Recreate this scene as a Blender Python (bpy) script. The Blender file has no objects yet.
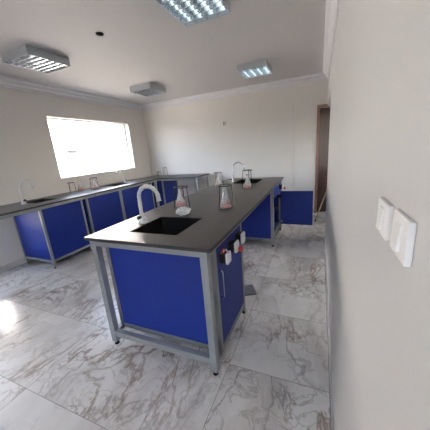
import bpy, bmesh, math, random
from mathutils import Vector, Matrix
random.seed(7)
S = bpy.context.scene
C = S.collection
PI = math.pi

# ------------------------------------------------------------------ materials
def mat(name):
    m = bpy.data.materials.new(name); m.use_nodes = True
    nt = m.node_tree; b = nt.nodes['Principled BSDF']
    return m, nt, b

def setp(b, **k):
    names = {'rough': 'Roughness', 'metal': 'Metallic', 'trans': 'Transmission Weight', 'ior': 'IOR',
             'coat': 'Coat Weight', 'spec': 'Specular IOR Level', 'alpha': 'Alpha', 'coatr': 'Coat Roughness'}
    for a, v in k.items():
        b.inputs[names[a]].default_value = v

def plain(name, col, var=0.04, scale=8.0, bump=0.0, bscale=60, **k):
    """flat colour with a little procedural unevenness"""
    m, nt, b = mat(name); N = nt.nodes; L = nt.links
    tc = N.new('ShaderNodeTexCoord'); nz = N.new('ShaderNodeTexNoise')
    nz.inputs['Scale'].default_value = scale; nz.inputs['Detail'].default_value = 4
    L.new(tc.outputs['Object'], nz.inputs['Vector'])
    r = N.new('ShaderNodeValToRGB')
    r.color_ramp.elements[0].position = .3; r.color_ramp.elements[1].position = .7
    r.color_ramp.elements[0].color = tuple(c * (1 - var) for c in col) + (1,)
    r.color_ramp.elements[1].color = tuple(min(1, c * (1 + var)) for c in col) + (1,)
    L.new(nz.outputs['Fac'], r.inputs['Fac']); L.new(r.outputs['Color'], b.inputs['Base Color'])
    setp(b, **k)
    if bump:
        n2 = N.new('ShaderNodeTexNoise'); n2.inputs['Scale'].default_value = bscale
        n2.inputs['Detail'].default_value = 5
        L.new(tc.outputs['Object'], n2.inputs['Vector'])
        bp = N.new('ShaderNodeBump'); bp.inputs['Strength'].default_value = bump; bp.inputs['Distance'].default_value = .01
        L.new(n2.outputs['Fac'], bp.inputs['Height']); L.new(bp.outputs['Normal'], b.inputs['Normal'])
    return m

WALL = plain('wall_paint', (.70, .665, .615), .015, 1.2, .05, 40, rough=.55)
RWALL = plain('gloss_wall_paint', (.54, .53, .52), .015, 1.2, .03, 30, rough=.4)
CEIL = plain('ceiling_paint', (.52, .50, .49), .012, 1.0, rough=.7)
TRIMM = plain('cornice_plaster', (.68, .67, .68), .01, 2, rough=.6)
BLUE = plain('blue_laminate', (.009, .026, .21), .06, 3, rough=.5, spec=.3)
METAL = plain('silver_paint', (.28, .29, .29), .05, 12, rough=.42, metal=.25)
TOP = plain('black_worktop', (.030, .027, .025), .18, 40, 0, 300, rough=.36, spec=.55)
EDGE = TOP
SINKM = plain('black_sink_plastic', (.008, .008, .009), .1, 30, rough=.35)
RUBBER = plain('black_rubber', (.008, .008, .008), .1, 30, rough=.8, spec=.2)
BLACKP = plain('black_plastic', (.012, .012, .012), .1, 30, rough=.4)
IRON = plain('black_iron', (.012, .013, .02), .1, 40, rough=.45, metal=.4)
WHITEP = plain('white_plastic', (.74, .73, .71), .02, 10, rough=.32)
WRAP = plain('crinkled_white_film', (.74, .74, .74), .10, 45, .9, 90, rough=.22)
CHROME = plain('chrome', (.75, .76, .77), .02, 10, rough=.12, metal=1)
ALU = plain('mirror_aluminium', (.72, .75, .78), .02, 20, rough=.2, metal=1)
TUBEM = plain('frosted_lamp_glass', (.6, .62, .64), .01, 10, rough=.25)
REDP = plain('red_plastic', (.62, .05, .04), .06, 20, rough=.35)
REDL = plain('red_liquid', (.60, .06, .05), .08, 30, rough=.2)
WOOD_L = plain('light_brown_wood', (.30, .17, .115), .12, 14, rough=.45)
STICK = plain('pale_wood', (.42, .32, .24), .12, 30, rough=.5)
FACADE = plain('pale_facade', (.82, .80, .76), .05, .6, rough=.8)
DARKG = plain('dark_window_glass', (.10, .10, .10), .1, 2, rough=.2)
SLATE = plain('grey_tile', (.20, .20, .22), .1, 20, rough=.4)

def wood():
    m, nt, b = mat('dark_brown_wood'); N = nt.nodes; L = nt.links
    tc = N.new('ShaderNodeTexCoord'); mp = N.new('ShaderNodeMapping')
    mp.inputs['Scale'].default_value = (22, 22, 1.5); L.new(tc.outputs['Object'], mp.inputs['Vector'])
    nz = N.new('ShaderNodeTexNoise'); nz.inputs['Scale'].default_value = 2; nz.inputs['Detail'].default_value = 6
    L.new(mp.outputs['Vector'], nz.inputs['Vector'])
    r = N.new('ShaderNodeValToRGB'); r.color_ramp.elements[0].color = (.035, .014, .008, 1); r.color_ramp.elements[1].color = (.10, .042, .024, 1)
    L.new(nz.outputs['Fac'], r.inputs['Fac']); L.new(r.outputs['Color'], b.inputs['Base Color']); setp(b, rough=.4)
    return m
WOOD = wood()

def glass(name, col, rough, trans):
    m, nt, b = mat(name)
    b.inputs['Base Color'].default_value = col + (1,)
    setp(b, rough=rough, trans=trans, ior=1.3)
    return m
GLASS = glass('cloudy_glass', (.93, .92, .92), .25, .75)
PANE = glass('window_glass', (1, 1, 1), 0.0, 1.0); PANE.node_tree.nodes['Principled BSDF'].inputs['IOR'].default_value = 1.02

def floor_mat():
    m, nt, b = mat('veined_marble_tiles'); N = nt.nodes; L = nt.links
    def math_(op, a=None, bb=None, v=None, clamp=False):
        n = N.new('ShaderNodeMath'); n.operation = op; n.use_clamp = clamp
        if a is not None: L.new(a, n.inputs[0])
        if bb is not None: L.new(bb, n.inputs[1])
        elif v is not None: n.inputs[1].default_value = v
        return n.outputs[0]
    tc = N.new('ShaderNodeTexCoord'); sep = N.new('ShaderNodeSeparateXYZ'); L.new(tc.outputs['Object'], sep.inputs[0])
    TX, TY = 1.2, .6
    def cell(o, T, off):
        a = math_('ADD', o, v=off); a = math_('DIVIDE', a, v=T)
        return math_('FLOOR', a), math_('FRACT', a)
    cx, fx = cell(sep.outputs[0], TX, 12 * TX + .52); cy, fy = cell(sep.outputs[1], TY, 12 * TY - .62)
    # grout distance
    def edge(fr, T):
        a = math_('SUBTRACT', fr, v=.5); a = math_('ABSOLUTE', a); a = math_('SUBTRACT', a, v=.5); a = math_('ABSOLUTE', a)
        return math_('MULTIPLY', a, v=T)
    e = math_('MINIMUM', edge(fx, TX), edge(fy, TY))
    gm = N.new('ShaderNodeMapRange'); gm.inputs[1].default_value = .001; gm.inputs[2].default_value = .0032
    gm.inputs[3].default_value = 1; gm.inputs[4].default_value = 0; L.new(e, gm.inputs[0])
    # every tile is its own piece of the veining
    comb = N.new('ShaderNodeCombineXYZ'); L.new(cx, comb.inputs[0]); L.new(cy, comb.inputs[1])
    wn = N.new('ShaderNodeTexWhiteNoise'); wn.noise_dimensions = '3D'; L.new(comb.outputs[0], wn.inputs[0])
    sc = N.new('ShaderNodeVectorMath'); sc.operation = 'SCALE'; sc.inputs['Scale'].default_value = 9; L.new(wn.outputs['Color'], sc.inputs[0])
    ad = N.new('ShaderNodeVectorMath'); ad.operation = 'ADD'; L.new(tc.outputs['Object'], ad.inputs[0]); L.new(sc.outputs[0], ad.inputs[1])
    rot = N.new('ShaderNodeMapping'); rot.inputs['Rotation'].default_value = (0, 0, math.radians(38)); rot.inputs['Scale'].default_value = (1.0, .42, 1)
    L.new(ad.outputs[0], rot.inputs['Vector'])
    def noise(vec, s, d, rg=.55, dist=0.0):
        n = N.new('ShaderNodeTexNoise'); n.inputs['Scale'].default_value = s; n.inputs['Detail'].default_value = d
        n.inputs['Roughness'].default_value = rg; n.inputs['Distortion'].default_value = dist
        L.new(vec, n.inputs['Vector']); return n.outputs['Fac']
    def ridge(vec, s, d, w, dist):
        a = noise(vec, s, d, .55, dist); a = math_('SUBTRACT', a, v=.5); a = math_('ABSOLUTE', a)
        mr = N.new('ShaderNodeMapRange'); mr.inputs[1].default_value = 0; mr.inputs[2].default_value = w
        mr.inputs[3].default_value = 1; mr.inputs[4].default_value = 0; L.new(a, mr.inputs[0]); return mr.outputs[0]
    base_n = noise(rot.outputs[0], 2.2, 6, .6, .6)
    r = N.new('ShaderNodeValToRGB')
    for i, (p_, c_) in enumerate([(.30, (.50, .465, .43)), (.47, (.70, .675, .635)), (.70, (.80, .775, .74))]):
        el = r.color_ramp.elements[i] if i < 2 else r.color_ramp.elements.new(p_)
        el.position = p_; el.color = c_ + (1,)
    r.color_ramp.elements[1].position = .5
    L.new(base_n, r.inputs['Fac'])
    def mix(fac, c1, col, amt=1.0):
        mx = N.new('ShaderNodeMix'); mx.data_type = 'RGBA'
        f = math_('MULTIPLY', fac, v=amt); L.new(f, mx.inputs[0]); L.new(c1, mx.inputs[6]); mx.inputs[7].default_value = col + (1,)
        return mx.outputs[2]
    mask = noise(ad.outputs[0], 1.1, 2); mk = N.new('ShaderNodeMapRange'); mk.inputs[1].default_value = .38; mk.inputs[2].default_value = .58; L.new(mask, mk.inputs[0])
    v1 = ridge(rot.outputs[0], 1.3, 8, .012, .8); v1 = math_('MULTIPLY', v1, mk.outputs[0])
    v2 = ridge(rot.outputs[0], 3.2, 9, .018, .6); v2 = math_('MULTIPLY', v2, mk.outputs[0])
    v3 = ridge(ad.outputs[0], 6.5, 8, .03, 1.0); v3 = math_('MULTIPLY', v3, mk.outputs[0])
    col = mix(v3, r.outputs['Color'], (.30, .27, .24), .6)
    col = mix(v2, col, (.26, .22, .185), .8)
    col = mix(v1, col, (.26, .185, .13), .9)
    # plaster dust: fine pale specks
    sp = noise(tc.outputs['Object'], 26, 7, .75); sm = N.new('ShaderNodeMapRange'); sm.inputs[1].default_value = .58; sm.inputs[2].default_value = .70; L.new(sp, sm.inputs[0])
    dm = noise(tc.outputs['Object'], .9, 3); dmr = N.new('ShaderNodeMapRange'); dmr.inputs[1].default_value = .46; dmr.inputs[2].default_value = .62; L.new(dm, dmr.inputs[0])
    du = math_('MULTIPLY', sm.outputs[0], dmr.outputs[0])
    col = mix(du, col, (.66, .65, .63), .55)
    col = mix(gm.outputs[0], col, (.24, .22, .20), .8)
    L.new(col, b.inputs['Base Color'])
    rr = N.new('ShaderNodeMapRange'); rr.inputs[3].default_value = .2; rr.inputs[4].default_value = .5; L.new(dmr.outputs[0], rr.inputs[0])
    L.new(rr.outputs[0], b.inputs['Roughness'])
    return m
FLOOR = floor_mat()

# ------------------------------------------------------------------ mesh helpers
def box(bm, x0, x1, y0, y1, z0, z1, bev=0.0):
    vs = [bm.verts.new(v) for v in ((x0,y0,z0),(x1,y0,z0),(x1,y1,z0),(x0,y1,z0),(x0,y0,z1),(x1,y0,z1),(x1,y1,z1),(x0,y1,z1))]
    fs = [bm.faces.new([vs[i] for i in f]) for f in ((3,2,1,0),(4,5,6,7),(0,1,5,4),(1,2,6,5),(2,3,7,6),(3,0,4,7))]
    if bev:
        es = {e for f in fs for e in f.edges}
        bmesh.ops.bevel(bm, geom=list(es), offset=bev, segments=2, affect='EDGES', profile=.5)

def lathe(bm, prof, n=24, c=(0,0,0), cap=True):
    rings = []
    for r, z in prof:
        rings.append([bm.verts.new((c[0] + r*math.cos(2*PI*i/n), c[1] + r*math.sin(2*PI*i/n), c[2] + z)) for i in range(n)])
    for a, b in zip(rings, rings[1:]):
        for i in range(n):
            bm.faces.new((a[i], a[(i+1) % n], b[(i+1) % n], b[i]))
    if cap:
        bm.faces.new(rings[0][::-1]); bm.faces.new(rings[-1])

def tube(bm, pts, rad, n=10, cap=True):
    pts = [Vector(p) for p in pts]; rads = rad if isinstance(rad, (list, tuple)) else [rad]*len(pts)
    rings = []; up = None
    for i, p in enumerate(pts):
        t = (pts[min(i+1, len(pts)-1)] - pts[max(i-1, 0)]).normalized()
        if up is None:
            up = Vector((0,0,1)) if abs(t.z) < .9 else Vector((1,0,0))
        s = t.cross(up).normalized(); up = s.cross(t).normalized()
        rings.append([bm.verts.new(p + rads[i]*(math.cos(2*PI*k/n)*s + math.sin(2*PI*k/n)*up)) for k in range(n)])
    for a, b in zip(rings, rings[1:]):
        for k in range(n):
            bm.faces.new((a[k], a[(k+1) % n], b[(k+1) % n], b[k]))
    if cap:
        bm.faces.new(rings[0][::-1]); bm.faces.new(rings[-1])

def link(name, bm, m, parent=None, smooth=False, loc=None):
    bmesh.ops.recalc_face_normals(bm, faces=bm.faces[:])
    me = bpy.data.meshes.new(name); bm.to_mesh(me); bm.free()
    if smooth:
        for p in me.polygons: p.use_smooth = True
    me.materials.append(m)
    o = bpy.data.objects.new(name, me); C.objects.link(o)
    if parent: o.parent = parent
    if loc: o.location = loc
    return o

def obox(name, m, parent, *a, bev=.0015):
    bm = bmesh.new(); box(bm, *a, bev=bev); return link(name, bm, m, parent)

def tag(o, label, cat, group=None):
    o['label'] = label; o['category'] = cat
    if group: o['group'] = group
    return o

def thing(name, label, cat, loc=(0,0,0), group=None, rz=0):
    o = bpy.data.objects.new(name, None); C.objects.link(o); o.location = loc; o.rotation_euler = (0,0,rz)
    o.empty_display_size = .05
    return tag(o, label, cat, group)

def struct(name, bm, m, parent=None):
    o = link(name, bm, m, parent)
    if not parent: o['kind'] = 'structure'
    return o

def dup(root, loc, label, group=None, rz=None):
    r = root.copy(); C.objects.link(r); r.location = loc; r['label'] = label
    if rz is not None: r.rotation_euler = (0,0,rz)
    if group: r['group'] = group
    for ch in list(root.children):
        c = ch.copy(); C.objects.link(c); c.parent = r
        for g in list(ch.children):
            d = g.copy(); C.objects.link(d); d.parent = c
    return r

# ------------------------------------------------------------------ room
XR, XL, YB, YN, ZC = .108, -3.995, 5.21, -2.6, 2.573
WT = .16
bm = bmesh.new(); box(bm, XL-WT, 1.6, YN-WT, YB+1.7, -.12, 0); struct('floor', bm, FLOOR)
bm = bmesh.new(); box(bm, XL-WT, 1.6, YN-WT, YB+1.7, ZC, ZC+.15); struct('ceiling', bm, CEIL)
bm = bmesh.new(); DX0, DX1, DZ = -.065, .86, 2.06
box(bm, XL-WT, DX0, YB, YB+WT, 0, ZC); box(bm, DX1, 1.6, YB, YB+WT, 0, ZC); box(bm, DX0, DX1, YB, YB+WT, DZ, ZC)
struct('wall_back', bm, WALL)
bm = bmesh.new(); box(bm, -.6, 1.6, YB+1.6, YB+1.7, 0, ZC); box(bm, -.7, -.6, YB+WT, YB+1.7, 0, ZC); box(bm, 1.6, 1.7, YB+WT, YB+1.7, 0, ZC)
struct('wall_beyond', bm, WALL)
bm = bmesh.new(); 
W3 = (-1.25, .05, .12, 2.40)
for a in ((XL-WT, W3[0], YN-WT, YN, 0, ZC), (W3[1], 1.6, YN-WT, YN, 0, ZC), (W3[0], W3[1], YN-WT, YN, 0, W3[2]), (W3[0], W3[1], YN-WT, YN, W3[3], ZC)): box(bm, *a)
struct('wall_front', bm, WALL)

def wall_with_holes(name, x0, x1, holes, m, y0=YN, y1=YB):
    ys = sorted({y0, y1, *[h[0] for h in holes], *[h[1] for h in holes]})
    bm = bmesh.new()
    for a, b in zip(ys, ys[1:]):
        hs = [h for h in holes if h[0] <= a + 1e-6 and h[1] >= b - 1e-6]
        z = 0
        for h in sorted(hs, key=lambda h: h[2]):
            if h[2] > z: box(bm, x0, x1, a, b, z, h[2])
            z = h[3]
        if z < ZC: box(bm, x0, x1, a, b, z, ZC)
    bmesh.ops.remove_doubles(bm, verts=bm.verts[:], dist=1e-5)
    # drop the inner faces where two blocks meet
    seen = {}
    for f in bm.faces:
        seen.setdefault(tuple(sorted(v.index for v in f.verts)), []).append(f)
    bm.verts.index_update()
    seen = {}
    for f in bm.faces:
        seen.setdefault(tuple(sorted(v.index for v in f.verts)), []).append(f)
    bmesh.ops.delete(bm, geom=[f for fs in seen.values() if len(fs) > 1 for f in fs], context='FACES_ONLY')
    return struct(name, bm, m)

WIN = (2.78, 4.62, 1.135, 2.127)
WIN2 = (.85, 1.66, .42, 1.95)
wall_with_holes('wall_left', XL-WT, XL, [WIN, WIN2], WALL)
DOOR = (3.62, YB, 0, 2.02)
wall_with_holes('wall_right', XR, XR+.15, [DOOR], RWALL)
W4 = (3.9, 4.9, 1.1, 2.05)
wall_with_holes('wall_corridor', 1.45, 1.6, [W4], WALL)
bm = bmesh.new(); box(bm, 1.6, 3.4, 2.2, 7.4, 2.25, 2.4); struct('added_sun_block_slab', bm, CEIL)  # unseen slab added outside to keep direct sun out of the passage window

# cornice: a stepped cove along every wall of the room
def cornice(name, p0, p1, inward):
    prof = [(0, 0), (.018, 0), (.022, .022), (.05, .045), (.062, .075), (.095, .088), (.1, .11), (0, .11)]
    bm = bmesh.new(); p0 = Vector(p0); p1 = Vector(p1); inw = Vector(inward); d = (p1-p0).normalized()
    ra = []; rb = []
    for a, h in prof:
        ra.append(bm.verts.new(p0 + inw*a + d*a + Vector((0,0,ZC-.11+h))))
        rb.append(bm.verts.new(p1 + inw*a - d*a + Vector((0,0,ZC-.11+h))))
    n = len(prof)
    for i in range(n): bm.faces.new((ra[i], ra[(i+1) % n], rb[(i+1) % n], rb[i]))
    bm.faces.new(ra); bm.faces.new(rb[::-1])
    struct(name, bm, TRIMM)
cornice('trim_1', (XL, YB, 0), (XR, YB, 0), (0, -1, 0))
cornice('trim_2', (XR, YB, 0), (XR, YN, 0), (-1, 0, 0))
cornice('trim_3', (XL, YN, 0), (XL, YB, 0), (1, 0, 0))
cornice('trim_4', (XR, YN, 0), (XL, YN, 0), (0, 1, 0))
# tiled skirting
def skirt(name, *a):
    bm = bmesh.new(); box(bm, *a, bev=.002); struct(name, bm, FLOOR if False else SKIRT)
SKIRT = plain('skirting_tile', (.50, .49, .475), .12, 5, rough=.25)
skirt('baseboard_right', XR-.012, XR, YN, DOOR[0], 0, .085)
skirt('baseboard_left', XL, XL+.012, YN, YB, 0, .085)
skirt('baseboard_back', XL+.012, DX0-.001, YB-.012, YB, 0, .085)
skirt('baseboard_front', XL+.012, XR-.012, YN, YN+.012, 0, .085)

# windows: white frame, pane, sill
def window(n, w, sill):
    y0, y1, z0, z1 = w; X = XL-WT
    t = bpy.data.objects.new('window_%d' % n, None); C.objects.link(t); t['kind'] = 'structure'
    bm = bmesh.new(); f = .022
    box(bm, X+.01, X+.05, y0, y1, z0, z0+f); box(bm, X+.01, X+.05, y0, y1, z1-f, z1)
    box(bm, X+.01, X+.05, y0, y0+f, z0+f, z1-f); box(bm, X+.01, X+.05, y1-f, y1, z0+f, z1-f)
    link('window_frame', bm, WHITEP, t)
    bm = bmesh.new(); box(bm, X+.028, X+.032, y0+f, y1-f, z0+f, z1-f); link('pane', bm, PANE, t)
    if sill:
        bm = bmesh.new(); box(bm, X+.05, XL+.035, y0-.0, y1, z0, z0+.018, .004); link('window_sill', bm, WHITEP, t)
window(1, WIN, True); window(2, WIN2, False)
t = bpy.data.objects.new('window_3', None); C.objects.link(t); t['kind'] = 'structure'  # unseen window behind the camera, added to brighten the floor and aisle
bm = bmesh.new(); X = YN-WT; f = .045
for a in ((W3[0], W3[1], W3[2], W3[2]+f), (W3[0], W3[1], W3[3]-f, W3[3]), (W3[0], W3[0]+f, W3[2]+f, W3[3]-f), (W3[1]-f, W3[1], W3[2]+f, W3[3]-f), (-.63, -.60, W3[2]+f, W3[3]-f)):
    box(bm, a[0], a[1], X+.01, X+.05, a[2], a[3])
link('window_frame', bm, WHITEP, t)
bm = bmesh.new(); box(bm, W3[0]+f, W3[1]-f, X+.028, X+.032, W3[2]+f, W3[3]-f); link('pane', bm, PANE, t)

t = bpy.data.objects.new('window_4', None); C.objects.link(t); t['kind'] = 'structure'  # unseen passage window, added to bring daylight onto the far aisle floor
bm = bmesh.new(); f = .04
for a in ((W4[0], W4[1], W4[2], W4[2]+f), (W4[0], W4[1], W4[3]-f, W4[3]), (W4[0], W4[0]+f, W4[2]+f, W4[3]-f), (W4[1]-f, W4[1], W4[2]+f, W4[3]-f)):
    box(bm, 1.55, 1.59, a[0], a[1], a[2], a[3])
link('window_frame', bm, WHITEP, t)
bm = bmesh.new(); box(bm, 1.568, 1.572, W4[0]+f, W4[1]-f, W4[2]+f, W4[3]-f); link('pane', bm, PANE, t)
# door in the back wall beside the passage, its leaf swung away from the viewer
d = bpy.data.objects.new('door_1', None); C.objects.link(d); d['kind'] = 'structure'
bm = bmesh.new(); fw = .05
for a in ((DX0, DX0+fw, 0, DZ), (DX1-fw, DX1, 0, DZ), (DX0+fw, DX1-fw, DZ-fw, DZ)): box(bm, a[0], a[1], YB-.012, YB+.05, a[2], a[3])
link('door_frame', bm, WOOD_L, d)
bm = bmesh.new(); box(bm, DX0+fw+.002, DX1-fw-.004, YB+.012, YB+.050, .012, DZ-fw-.004, .002)
bmesh.ops.rotate(bm, verts=bm.verts[:], cent=(DX0+fw+.002, YB+.012, 0), matrix=Matrix.Rotation(math.radians(24), 3, 'Z'))
lf = link('door_leaf', bm, WOOD, d)

# plastic cable trunking on the back wall
bm = bmesh.new(); box(bm, -.505, -.455, YB-.018, YB, .0851, 2.15, .003)
tag(link('cable_trunking', bm, plain('trunking_plastic', (.68, .64, .58), .01, 5, rough=.5)), 'pale upright cable trunking strip on the back wall behind the open blue door', 'trunking')
# two wire ends poking out of the wall
t = thing('wall_wire', 'two short dark wire ends poking from the back wall', 'wire', (-1.90, YB, 1.94))
for s in (-.016, .016):
    bm = bmesh.new(); tube(bm, [(s, .0, .03), (s, -.02, .028), (s, -.03, .0), (s, -.028, -.035)], .007, 8); link('wire_end', bm, IRON, t, True)

# ------------------------------------------------------------------ light switches on the right wall
def switch(y, z, label):
    t = thing('light_switch', label, 'light switch', (XR, y, z), 'double rocker plates on the right wall')
    obox('switch_plate', WHITEP, t, -.008, 0, -.035, .035, -.029, .029, bev=.002)
    bm = bmesh.new(); box(bm, -.0115, -.006, -.012, .012, -.019, .019, .0015)
    bmesh.ops.rotate(bm, verts=bm.verts[:], cent=(-.012, 0, 0), matrix=Matrix.Rotation(math.radians(6), 3, 'Y'))
    link('rocker', bm, WHITEP, t)
switch(.468, 1.280, 'white rocker switch plate on the right wall, farther from the viewer')
switch(.371, 1.283, 'white rocker switch plate on the right wall, nearer the viewer')

# ------------------------------------------------------------------ ceiling lights
def ceiling_light(label, tubes):
    W, Lg, Hh = .43, .48, .085; x = W/2; y = Lg/2
    t = thing('ceiling_light', label, 'ceiling light', (0,0,0), 'square louvred ceiling lights')
    bm = bmesh.new(); th = .006
    box(bm, -x, x, -y, y, -.006, 0)
    box(bm, -x, -x+th, -y, y, -Hh, -.006); box(bm, x-th, x, -y, y, -Hh, -.006)
    box(bm, -x+th, x-th, -y, -y+th, -Hh, -.006); box(bm, -x+th, x-th, y-th, y, -Hh, -.006)
    link('housing', bm, HOUS, t)
    n = 4; wx = (W - 2*th)/n
    for i in range(n):
        xa = -x + th + i*wx; xm = xa + wx/2
        bm = bmesh.new()      # parabolic trough
        m_ = 9; prev = None
        for k in range(m_ + 1):
            u = -1 + 2*k/m_; px = xm + u*(wx/2 - .0015); pz = -.018 - .062*u*u
            a = bm.verts.new((px, -y+th, pz)); b = bm.verts.new((px, y-th, pz))
            c = bm.verts.new((px, -y+th, pz+.004)); e = bm.verts.new((px, y-th, pz+.004))
            if prev:
                bm.faces.new((prev[0], a, b, prev[1])); bm.faces.new((prev[2], prev[3], e, c))
            prev = (a, b, c, e)
        link('reflector', bm, ALU, t, True)
        bm = bmesh.new(); tube(bm, [(xm, -y+.02, -.036), (xm, y-.02, -.036)], .009, 12); link('lamp_tube', bm, tubes, t, True)
        bm = bmesh.new(); q = 7; last = None
        for k in range(1, q):
            yy = -y + th + k*(Lg - 2*th)/q
            # cross blade with a curved lower edge
            vs = []
            for s in (-.0022, .0022):
                row_t = []; row_b = []
                for j in range(7):
                    u = -1 + j/3; px = xm + u*(wx/2 - .002)
                    row_t.append(bm.verts.new((px, yy + s*.4, -.050 - .030*u*u))); row_b.append(bm.verts.new((px, yy + s*2.2, -.0835)))
                vs.append((row_t, row_b))
            for (rt, rb), in zip(vs):
                for j in range(6): bm.faces.new((rt[j], rt[j+1], rb[j+1], rb[j]))
            for j in range(6):
                bm.faces.new((vs[0][1][j], vs[0][1][j+1], vs[1][1][j+1], vs[1][1][j]))
            if last:
                for j in (0, 6):
                    bm.faces.new((last[1][0][j], last[1][1][j], vs[0][1][j], vs[0][0][j]))
            last = vs
        link('louvre', bm, ALU, t)
    return t
HOUS = plain('white_enamel', (.45, .47, .48), .01, 5, rough=.3)
LIT = plain('glowing_lamp_tube', (.9, .95, 1), .01, 10, rough=.3)
LIT.node_tree.nodes['Principled BSDF'].inputs['Emission Color'].default_value = (.80, .95, 1, 1)
LIT.node_tree.nodes['Principled BSDF'].inputs['Emission Strength'].default_value = .42
cl = ceiling_light('square louvred ceiling light at the top edge, nearest the viewer, glowing cool white', LIT)
cl.location = (-.925, 2.03, ZC)
dup(cl, (-.935, 4.05, ZC), 'glowing louvred ceiling light near the back wall above the far end of the island')
cl = ceiling_light('square louvred ceiling light at the far left of the ceiling, not glowing', TUBEM)
cl.location = (-2.955, 2.105, ZC)
dup(cl, (-2.86, 3.98, ZC), 'unlit square louvred ceiling light over the corner by the window')
bm = bmesh.new(); lathe(bm, [(.036, 0), (.036, -.006), (.026, -.010), (.006, -.011)], 20, (-1.985, 2.1, ZC))
tag(link('ceiling_plug', bm, RUBBER, None, True), 'small black round plug on the ceiling between the lights', 'plug')

# ------------------------------------------------------------------ benches
H = .90; TT = .022
def worktop(name, x0, x1, y0, y1, holes, label, group):
    xs = sorted({x0, x1, *[h[0] for h in holes], *[h[1] for h in holes]}); ys = sorted({y0, y1, *[h[2] for h in holes], *[h[3] for h in holes]})
    bm = bmesh.new()
    V = {(x, y, z): bm.verts.new((x, y, z)) for x in xs for y in ys for z in (H-TT, H)}
    inh = lambda x, y: any(h[0] < x < h[1] and h[2] < y < h[3] for h in holes) or not (x0 < x < x1 and y0 < y < y1)
    for xa, xb in zip(xs, xs[1:]):
        for ya, yb in zip(ys, ys[1:]):
            cx, cy = (xa+xb)/2, (ya+yb)/2
            if inh(cx, cy): continue
            bm.faces.new([V[k] for k in ((xa,ya,H),(xb,ya,H),(xb,yb,H),(xa,yb,H))])
            bm.faces.new([V[k] for k in ((xa,yb,H-TT),(xb,yb,H-TT),(xb,ya,H-TT),(xa,ya,H-TT))])
            for (dx, dy, e) in ((-(xb-xa), 0, ((xa,ya),(xa,yb))), (xb-xa, 0, ((xb,ya),(xb,yb))), (0, -(yb-ya), ((xa,ya),(xb,ya))), (0, yb-ya, ((xa,yb),(xb,yb)))):
                sx = cx + (dx/2 + math.copysign(1e-4, dx) if dx else 0); sy = cy + (dy/2 + math.copysign(1e-4, dy) if dy else 0)
                if inh(sx, sy):
                    bm.faces.new([V[(e[0][0],e[0][1],H-TT)], V[(e[1][0],e[1][1],H-TT)], V[(e[1][0],e[1][1],H)], V[(e[0][0],e[0][1],H)]])
    bmesh.ops.remove_doubles(bm, verts=bm.verts[:], dist=1e-6)
    bmesh.ops.delete(bm, geom=[v for v in bm.verts if not v.link_faces], context='VERTS')
    o = link(name, bm, TOP); return tag(o, label, 'worktop', group)

def sink(x0, x1, y0, y1, label):
    """drop-in basin, open at the top, with a waste fitting"""
    x0 += .0005; x1 -= .0005; y0 += .0005; y1 -= .0005
    t = thing('sink', label, 'sink', ((x0+x1)/2, (y0+y1)/2, H-.21), 'black drop-in sinks')
    a, b = (x1-x0)/2, (y1-y0)/2; w = .008; D = .2
    bm = bmesh.new()
    box(bm, -a, a, -b, b, 0, w); box(bm, -a, -a+w, -b, b, w, D+.009); box(bm, a-w, a, -b, b, w, D+.009)
    box(bm, -a+w, a-w, -b, -b+w, w, D+.009); box(bm, -a+w, a-w, b-w, b, w, D+.009)
    link('basin', bm, SINKM, t)
    bm = bmesh.new(); lathe(bm, [(.028, 0), (.028, .004), (.018, .005), (.016, .002)], 20, (0, 0, w)); link('waste', bm, CHROME, t, True)
    return t

def leg(parent, x, y, z1, w=.046, z0=.0):
    o = obox('leg', METAL, parent, x-w/2, x+w/2, y-w/2, y+w/2, z0+.03, z1, bev=.003)
    bm = bmesh.new(); k = w/.046; lathe(bm, [(.017*k, 0), (.019*k, .006), (.016*k, .014), (.008*k, .016), (.008*k, .031)], 14, (x, y, z0)); link('foot', bm, RUBBER, o, True)

def frame(label, x0, x1, y0, y1, legs, low=(), group='grey steel bench frames'):
    """steel ring under a worktop with legs at the given points"""
    t = thing('bench_frame', label, 'bench frame', (0,0,0), group)
    z0, z1 = H-TT-.042, H-TT; w = .04
    obox('rail', METAL, t, x0, x1, y0, y0+w, z0, z1); obox('rail', METAL, t, x0, x1, y1-w, y1, z0, z1)
    obox('rail', METAL, t, x0, x0+w, y0+w, y1-w, z0, z1); obox('rail', METAL, t, x1-w, x1, y0+w, y1-w, z0, z1)
    for x, y in legs: leg(t, x, y, z0)
    for a in low: obox('rail', METAL, t, *a)
    return t

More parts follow.
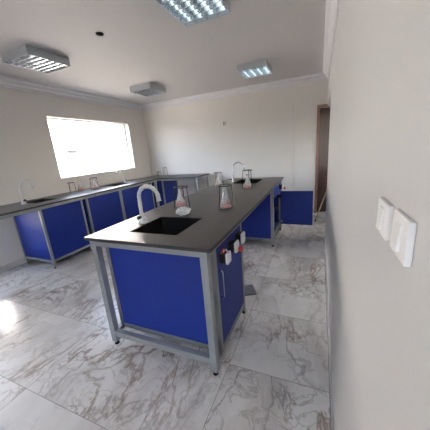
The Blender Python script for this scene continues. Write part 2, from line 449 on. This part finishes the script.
def cabinet(label, x0, x1, y0, y1, front='x', door=True, open_door=None, strip=True, posts=True, group='blue bench cabinets', handle=.17, handle_y=None, front_feet=True, pw=.03):
    """steel framed base unit of blue boards; its doors are on the +x side ('x') or on the -y side ('y')"""
    t = thing('cabinet', label, 'cabinet', (0,0,0), group)
    zt = H-TT-.043; w = pw; zb = .122
    for x in (x0+w/2, x1-w/2):
        for y in (y0+w/2, y1-w/2):
            if y < (y0+y1)/2 and not front_feet: obox('leg', METAL, t, x-w/2, x+w/2, y-w/2, y+w/2, zb-.035, zt)
            else: leg(t, x, y, zt, w)
    for z0, z1 in ((zb-.035, zb),):
        obox('rail', METAL, t, x0+w, x1-w, y0, y0+w, z0, z1); obox('rail', METAL, t, x0+w, x1-w, y1-w, y1, z0, z1)
        obox('rail', METAL, t, x0, x0+w, y0+w, y1-w, z0, z1); obox('rail', METAL, t, x1-w, x1, y0+w, y1-w, z0, z1)
    p = .018; e = .004
    obox('bottom_panel', BLUE, t, x0+w+.001, x1-w-.001, y0+w+.001, y1-w-.001, zb, zb+p)
    obox('side_panel', BLUE, t, x0+w, x1-w, y0+e, y0+e+p, zb+.001, zt)
    obox('side_panel', BLUE, t, x0+w, x1-w, y1-e-p, y1-e, zb+.001, zt)
    obox('side_panel', BLUE, t, x0+e, x0+e+p, y0+w, y1-w, zb+.001, zt)
    zs = .685 if strip else zt
    ya, yb = y0+w, y1-w
    if strip: obox('upper_panel', BLUE, t, x1-e-p, x1-e, ya, yb, zs, zt)
    if open_door is None and door:
        o = obox('door', BLUE, t, x1-e-p, x1-e, ya+.002, yb-.002, zb+.003, zs-.003)
        if handle:
            hy = handle_y or ya + handle; bm = bmesh.new()
            tube(bm, [(x1-e, hy, .478), (x1+.010, hy, .480), (x1+.018, hy, .488), (x1+.018, hy, .662), (x1+.010, hy, .670), (x1-e, hy, .672)], .0045, 10)
            link('handle', bm, CHROME, o, True)
    elif open_door:
        obox('shelf', BLUE, t, x0+.03, x1-.05, ya+.001, yb-.001, .40, .418)
        o = obox('door', BLUE, t, x1-.012, x1-.012+open_door, y1-w-p-.004, y1-w-.004, zb+.003, zs-.003)
        for z in (.18, .60):
            obox('hinge', CHROME, o, x1-.045, x1+.03, y1-w-p-.018, y1-w-p-.0045, z-.022, z+.022)
        hx = x1 + open_door - .06
    return t

# ---- island, two units end to end
AX0, AX1 = -1.479, -.5236; AY0, AYM, AY1 = 1.084, 2.587, 4.09
SA1 = (-1.228, -.826, 1.240, 1.643); SA2 = (-1.20, -.82, 3.44, 3.90)
gw = 'black worktops'
worktop('worktop', AX0, AX1, AY0, AYM-.0025, [SA1], 'near black worktop of the island, with a sink and a white wrapped tap', gw)
worktop('worktop', AX0, AX1, AYM+.0025, AY1, [SA2], 'far black worktop of the island, reaching to the open blue door', gw)
sink(*SA1, 'black square sink in the near end of the island')
sink(*SA2, 'black sink at the far end of the island')
lx0, lx1 = AX0+.055, AX1-.055
frame('grey steel frame at the near end of the island, with two front legs', AX0+.03, AX1-.03, AY0+.016, AYM-.01, [(lx0, AY0+.039), (lx1, AY0+.039)],
      low=[(lx0+.023, lx1-.023, AY0+.02, AY0+.058, .085, .13), (lx0-.019, lx0+.019, AY0+.0621, 1.209, .085, .12), (lx1-.019, lx1+.019, AY0+.0621, 1.209, .085, .12)])
frame('grey steel frame under the far half of the island', AX0+.03, AX1-.03, AYM+.01, AY1-.016, [])
cabinet('blue cabinet with a steel bar handle under the near end of the island', AX0+.035, AX1-.035, 1.210, 1.775, handle_y=1.275, front_feet=False)
cabinet('blue cabinet with its door wide open under the far end of the island', AX0+.035, AX1-.035, 3.275, 4.05, open_door=.50, pw=.042)

# ---- bench along the left wall
BX0, BX1 = XL+.016, -3.27; BY0, BYM, BY1 = 1.10, 2.78, 4.46
SB1 = (-3.84, -3.50, 2.00, 2.32); SB2 = (-3.83, -3.50, 3.42, 3.84)
worktop('worktop', BX0, BX1, BY0, BYM-.0015, [SB1], 'black worktop on the left wall bench, at the left edge of the view', gw)
worktop('worktop', BX0, BX1, BYM+.0015, BY1, [SB2], 'black worktop below the window, holding two flasks and a thin chrome tap', gw)
sink(*SB1, 'black sink by the white wrapped tap on the left wall bench')
sink(*SB2, 'black sink below the window by a thin chrome tap')
frame('grey steel frame under the left end of the left wall bench', BX0+.02, BX1-.03, BY0+.016, BYM-.01, [(BX0+.05, BY0+.05), (BX1-.055, BY0+.05)])
frame('grey steel frame of the left wall bench below the window', BX0+.02, BX1-.03, BYM+.01, BY1-.016, [(BX0+.05, BY1-.05), (BX1-.055, BY1-.05)])
cabinet('blue cabinet at the left end of the left wall bench, its end panel in view', BX0+.04, BX1-.035, 1.90, 2.54, strip=False, handle=None)
cabinet('blue cabinet in the middle of the left wall bench, below the flasks', BX0+.04, BX1-.035, 2.61, 3.33, strip=False, handle=None)
cabinet('blue cabinet of the left wall bench nearest the back corner, partly behind the island', BX0+.04, BX1-.035, 3.335, 4.27, strip=False, handle=None)

# ---- bench along the back wall
CX0, CX1, CY0, CY1 = -3.86, -2.34, 4.485, 5.17
worktop('worktop', CX0, CX1, CY0, CY1, [], 'black worktop of the bench on the back wall, with open legs at its right end', gw)
frame('grey steel frame of the back wall bench with two open legs on the right', CX0+.02, CX1-.0, CY0+.02, CY1-.016, [(CX1-.03, CY0+.045), (CX1-.03, CY1-.045)])
def cab_y(label, x0, x1):
    t = cabinet(label, x0, x1, CY0+.022, CY1-.03, strip=False, handle=None, door=True)
    return t
cab_y('blue cabinet under the left part of the back wall bench, beside an empty knee space', -3.66, -3.20)

# ------------------------------------------------------------------ taps
def arch(dirv, h0=.21, reach=.18, r=.09, drop=.02):
    d = Vector(dirv); pts = [Vector((0,0,.0)), Vector((0,0,.06)), Vector((0,0,.14)), Vector((0,0,h0))]
    for k in range(1, 13):
        a = PI*k/12*1.04
        pts.append(d*(r - r*math.cos(a)) + Vector((0,0,h0 + r*math.sin(a))))
    return pts
def tap(x, y, dirv, wrapped, label, h0=.21):
    t = thing('tap', label, 'tap', (x, y, H), 'gooseneck taps'); d = Vector(dirv)
    pts = arch(dirv, h0)
    if wrapped:
        # a few more points so the film looks crumpled
        fine = []
        for a, b in zip(pts, pts[1:]):
            fine += [a, a.lerp(b, .5)]
        fine.append(pts[-1])
        rad = [.0155 + random.uniform(-.0022, .003) for _ in fine]
        rad[0] = .022; rad[1] = .021
        bm = bmesh.new(); tube(bm, fine, rad, 12); link('spout', bm, WRAP, t, True)
        bm = bmesh.new(); e = pts[-1]; tube(bm, [e, e + Vector((0,0,-.012)) + d*.002], [.018, .019], 12); link('nozzle', bm, WRAP, t, True)
        bm = bmesh.new(); lathe(bm, [(.032, 0), (.034, .012), (.026, .03), (.022, .05)], 20); link('tap_base', bm, WRAP, t, True)
        side = Vector((d.y, -d.x, 0)); side = side if side.y < 0 or abs(side.y) < .1 else -side
        bm = bmesh.new(); tube(bm, [side*.018 + Vector((0,0,.052)), side*.048 + Vector((0,0,.054))], [.012, .015], 14); link('tap_knob', bm, BLACKP, t, True)
    else:
        bm = bmesh.new(); tube(bm, pts, .0085, 12); link('spout', bm, CHROME, t, True)
        bm = bmesh.new(); lathe(bm, [(.026, 0), (.027, .008), (.018, .016), (.015, .05), (.012, .055)], 20); link('tap_base', bm, CHROME, t, True)
        e = pts[-1]; bm = bmesh.new(); tube(bm, [e, e + Vector((0,0,-.014))], [.010, .0105], 12); link('nozzle', bm, CHROME, t, True)
        bm = bmesh.new(); tube(bm, [-d*.012 + Vector((0,0,.035)), -d*.05 + Vector((0,0,.045))], [.008, .010], 12); link('tap_knob', bm, BLACKP, t, True)
    return t
tap(-1.264, 1.452, (1, 0, 0), True, 'white film-wrapped gooseneck tap at the near sink of the island', .20)
tap(-1.232, 3.62, (1, 0, 0), False, 'thin chrome gooseneck tap at the far end of the island', .21)
tap(-3.665, 1.945, (0, 1, 0), True, 'white film-wrapped tap on the left wall bench left of the window', .215)
tap(-3.70, 3.90, (0, -1, 0), False, 'thin chrome gooseneck tap below the right end of the window', .21)

# ------------------------------------------------------------------ glassware and tripods
def flask(label, x, y, s=1.0):
    t = thing('conical_flask', label, 'flask', (x, y, H), 'conical flasks with red contents')
    R, h = .056*s, .185*s
    out = [(R*.9, 0), (R, .006), (R*.98, .016), (.020*s, h*.66), (.016*s, h*.72), (.016*s, h*.94), (.020*s, h)]
    inn = [(.018*s, h), (.0138*s, h*.94), (.0138*s, h*.72), (.0178*s, h*.655), (R*.94, .018), (R*.95, .008), (R*.85, .004)]
    bm = bmesh.new(); lathe(bm, out + inn, 28); link('glass_body', bm, GLASS, t, True)
    bm = bmesh.new(); k = .020*s
    lathe(bm, [(R*.86, .0045), (R*.93, .009), (R*.925, .018), (R*.925 - (R*.925 - .02*s)*(k/(h*.62)), .018 + k)], 28); link('liquid', bm, REDL, t, True)
    return t
def tripod(label, x, y, h=.20, r=.055, spread=.078, a0=.5):
    t = thing('tripod_stand', label, 'tripod', (x, y, H), 'black iron tripods')
    bm = bmesh.new(); n = 28; prev = None; rings = []
    for i in range(n):
        a = 2*PI*i/n; q = [(r+.005, h), (r-.005, h), (r-.005, h-.007), (r+.005, h-.007)]
        rings.append([bm.verts.new((c*math.cos(a), c*math.sin(a), z)) for c, z in q])
    for i in range(n):
        A, B = rings[i], rings[(i+1) % n]
        for k in range(4): bm.faces.new((A[k], A[(k+1) % 4], B[(k+1) % 4], B[k]))
    link('ring', bm, IRON, t)
    for i in range(3):
        a = a0 + 2*PI*i/3; c, s_ = math.cos(a), math.sin(a)
        bm = bmesh.new(); tube(bm, [(r*c, r*s_, h-.003), (spread*c, spread*s_, 0.001)], .0042, 8); link('leg', bm, IRON, t, True)
    return t
flask('conical flask with red contents under the tripod beside the near island sink', -1.240, 2.005)
tripod('black tripod standing over a flask beside the near island sink', -1.215, 2.0, .196, .066, .085, -.2)
flask('conical flask with red contents on the left edge of the far island worktop', -1.300, 3.16, 1.0)
tripod('black tripod around the flask on the left edge of the far island worktop', -1.302, 3.16, .205, .057, .072, .4)
flask('conical flask with red contents standing mid-island towards the right edge', -.768, 2.005, 1.06)
tripod('black tripod over the flask standing mid-island towards the right edge', -.766, 2.008, .205, .060, .078, 0)
flask('conical flask with red contents in front of the far island sink', -.838, 3.018, 1.0)
tripod('black tripod over the flask in front of the far island sink', -.835, 3.015, .235, .058, .072, -.5)
flask('left of two conical flasks on the worktop below the window', -3.82, 2.96, 1.0)
tripod('dark tripod left of the flasks on the worktop below the window', -3.82, 2.79, .17, .050, .06, .9)
flask('right of two conical flasks on the worktop below the window', -3.66, 3.12, 1.05)
tripod('dark tripod around the right flask below the window', -3.66, 3.12, .205, .060, .074, .2)
tripod('thin dark tripod on the back wall bench', -3.45, 5.02, .19, .05, .06, .2)
tripod('short dark tripod on the back wall bench, left of the taller one', -3.62, 5.0, .10, .045, .055, .9)

# crumpled plastic film between sink and flask
bm = bmesh.new(); bmesh.ops.create_icosphere(bm, subdivisions=4, radius=1)
from mathutils import noise as mn
for v in bm.verts:
    p = v.co.copy(); f = 1 + .30*mn.noise(p*2.3) + .16*mn.noise(p*6.1) + .05*mn.noise(p*15)
    v.co = Vector((p.x*.060*f, p.y*.056*f, max(-.026, p.z*.034*f)))
zmin = min(v.co.z for v in bm.verts)
tag(link('crumpled_film', bm, WRAP, None, False, (-1.060, 1.735, H - zmin)), 'crumpled white plastic film lying behind the near island sink', 'plastic film')

# ------------------------------------------------------------------ sockets on the island sides
def socket(label, y, z, x, red=None, size=1.0, tilt=0):
    t = thing('socket_outlet', label, 'socket', (x, y, z), 'black boxed sockets on the island side')
    a = .040*size; b = .038*size
    obox('housing', BLACKP, t, 0, .042, -a, a, -b, b, bev=.004)
    bm = bmesh.new(); box(bm, .0425, .062, -a-.002, a+.002, -b-.006, b+.006, .009); link('cover', bm, WHITEP, t)
    if red == 'wire':
        bm = bmesh.new(); tube(bm, [(.015, -.02, b-.002), (.02, -.022, b+.02), (.03, -.012, b+.032), (.034, .002, b+.012)], .0045, 8); link('red_wire', bm, REDP, t, True)
        bm = bmesh.new(); tube(bm, [(.02, .0, b-.002), (.025, .002, b+.018), (.036, .012, b+.016), (.04, .018, b+.002)], .004, 8); link('white_wire', bm, WHITEP, t, True)
    if red == 'knob':
        bm = bmesh.new(); lathe(bm, [(.016, 0), (.019, .006), (.019, .024), (.014, .030)], 18)
        bmesh.ops.rotate(bm, verts=bm.verts[:], cent=(0,0,0), matrix=Matrix.Rotation(PI/2, 3, 'Y'))
        bmesh.ops.translate(bm, verts=bm.verts[:], vec=(.0622, .012, -.022)); link('red_plug', bm, REDP, t, True)
    return t
SX = AX1 - .035 - .004
socket('boxed socket with red and white wire ends, nearest on the side of the near cabinet', 1.315, .748, SX, 'wire', .82)
socket('boxed socket with a red plug on the side of the near cabinet', 1.490, .752, SX, 'knob', .88)
socket('boxed socket farthest along the side of the near cabinet', 1.645, .760, SX, None, .9)
socket('boxed socket on the far cabinet above the open blue door', 3.86, .775, SX, 'knob', .9)

# grey plate on the floor by the near cabinet
bm = bmesh.new(); box(bm, -.11, .11, -.085, .085, 0, .014, .002)
o = link('floor_tile_offcut', bm, SLATE, None, False, (-.665, 2.085, 0)); o.rotation_euler = (0, 0, math.radians(28))
tag(o, 'loose flat grey plate lying on the floor beside the near cabinet', 'tile')

# stick leaning in the doorway
t = thing('wooden_stick', 'thin pale wooden stick leaning against the brown door', 'stick', (-.036, 4.60, 0))
bm = bmesh.new(); tube(bm, [(0, 0, .012), (.42, .785, 1.13)], .0105, 10); link('shaft', bm, STICK, t, True)
bm = bmesh.new(); tube(bm, [(-.003, -.001, .0), (.010, .003, .045)], .0135, 10); link('end_cap', bm, WOOD, t, True)

# ------------------------------------------------------------------ outside
bm = bmesh.new(); box(bm, -60, XL-WT-.6, -40, 50, -3.2, -3.0)
o = link('street_ground', bm, plain('dusty_ground', (.28, .26, .23), .1, .5, rough=.9)); o['kind'] = 'structure'
t = thing('apartment_building', 'pale overexposed building outside the window', 'building', (-17, 10, -3))
bm = bmesh.new(); box(bm, -6, 0, -9, 12, 0, 10.5); link('facade', bm, FACADE, t)
bm = bmesh.new(); box(bm, -6.2, .3, -9.2, 12.2, 10.5, 10.8); link('roof_slab', bm, FACADE, t)
DARKG.node_tree.nodes['Principled BSDF'].inputs['Roughness'].default_value = .9
DARKG.node_tree.nodes['Principled BSDF'].inputs['Specular IOR Level'].default_value = 0
AWN = plain('brown_awning_cloth', (.17, .125, .10), .1, 4, rough=.9, spec=0)
for fy, fz, hw, hh in ((3.09, 6.77, .26, .30), (4.45, 6.98, .16, .16), (2.49, 6.03, .24, .14), (4.55, 5.94, .15, .15), (3.0, 4.98, .22, .30), (3.36, 4.97, .14, .22),
                       (4.47, 4.99, .2, .22), (2.16, 4.44, .3, .1), (7.6, 6.4, .3, .4), (-3, 6.4, .3, .4), (7.6, 3.4, .3, .4), (-3, 3.4, .3, .4)):
    obox('window', DARKG, t, -.03, .03, fy-hw, fy+hw, fz-hh, fz+hh, bev=0)
obox('awning', AWN, t, .001, .30, 2.6, 3.9, 5.16, 5.24, bev=0)

# ------------------------------------------------------------------ light
w = bpy.data.worlds.new('World'); S.world = w; w.use_nodes = True
nt = w.node_tree; bg = nt.nodes['Background']
sky = nt.nodes.new('ShaderNodeTexSky'); sky.sky_type = 'NISHITA'; sky.sun_disc = False
sky.sun_elevation = math.radians(48); sky.sun_rotation = math.radians(70); sky.dust_density = 4.5; sky.air_density = .85; sky.ozone_density = .6
hs = nt.nodes.new('ShaderNodeHueSaturation'); hs.inputs['Saturation'].default_value = .65
nt.links.new(sky.outputs[0], hs.inputs['Color']); nt.links.new(hs.outputs['Color'], bg.inputs['Color']); bg.inputs['Strength'].default_value = SKY = 1.0
sun = bpy.data.lights.new('sun', 'SUN'); sun.energy = 5; sun.angle = .01; sun.color = (1, .95, .88)
so = bpy.data.objects.new('sun', sun); C.objects.link(so)
so.rotation_euler = Vector((-.62, -.15, -.8)).to_track_quat('-Z', 'Y').to_euler()

# ------------------------------------------------------------------ camera
cam = bpy.data.cameras.new('camera'); co = bpy.data.objects.new('camera', cam); C.objects.link(co)
yaw, pitch, roll = .4154, .2627, -.0794
f = Vector((-math.sin(yaw)*math.cos(pitch), math.cos(yaw)*math.cos(pitch), -math.sin(pitch)))
r0 = Vector((math.cos(yaw), math.sin(yaw), 0)); u0 = r0.cross(f)
r = math.cos(roll)*r0 + math.sin(roll)*u0; u = -math.sin(roll)*r0 + math.cos(roll)*u0
co.matrix_world = Matrix(((r.x, u.x, -f.x, 0), (r.y, u.y, -f.y, 0), (r.z, u.z, -f.z, 1.412), (0, 0, 0, 1)))
cam.sensor_fit = 'HORIZONTAL'; cam.sensor_width = 36; cam.lens = 36*241.77/430; cam.clip_start = .02; cam.clip_end = 300
S.camera = co
S.view_settings.view_transform = 'Standard'; S.view_settings.look = 'None'; S.view_settings.gamma = 1
S.view_settings.use_curve_mapping = False
S.view_settings.exposure = 2.15
S.cycles.max_bounces = 12; S.cycles.diffuse_bounces = 8; S.cycles.glossy_bounces = 6; S.cycles.transmission_bounces = 8
S.cycles.use_denoising = True
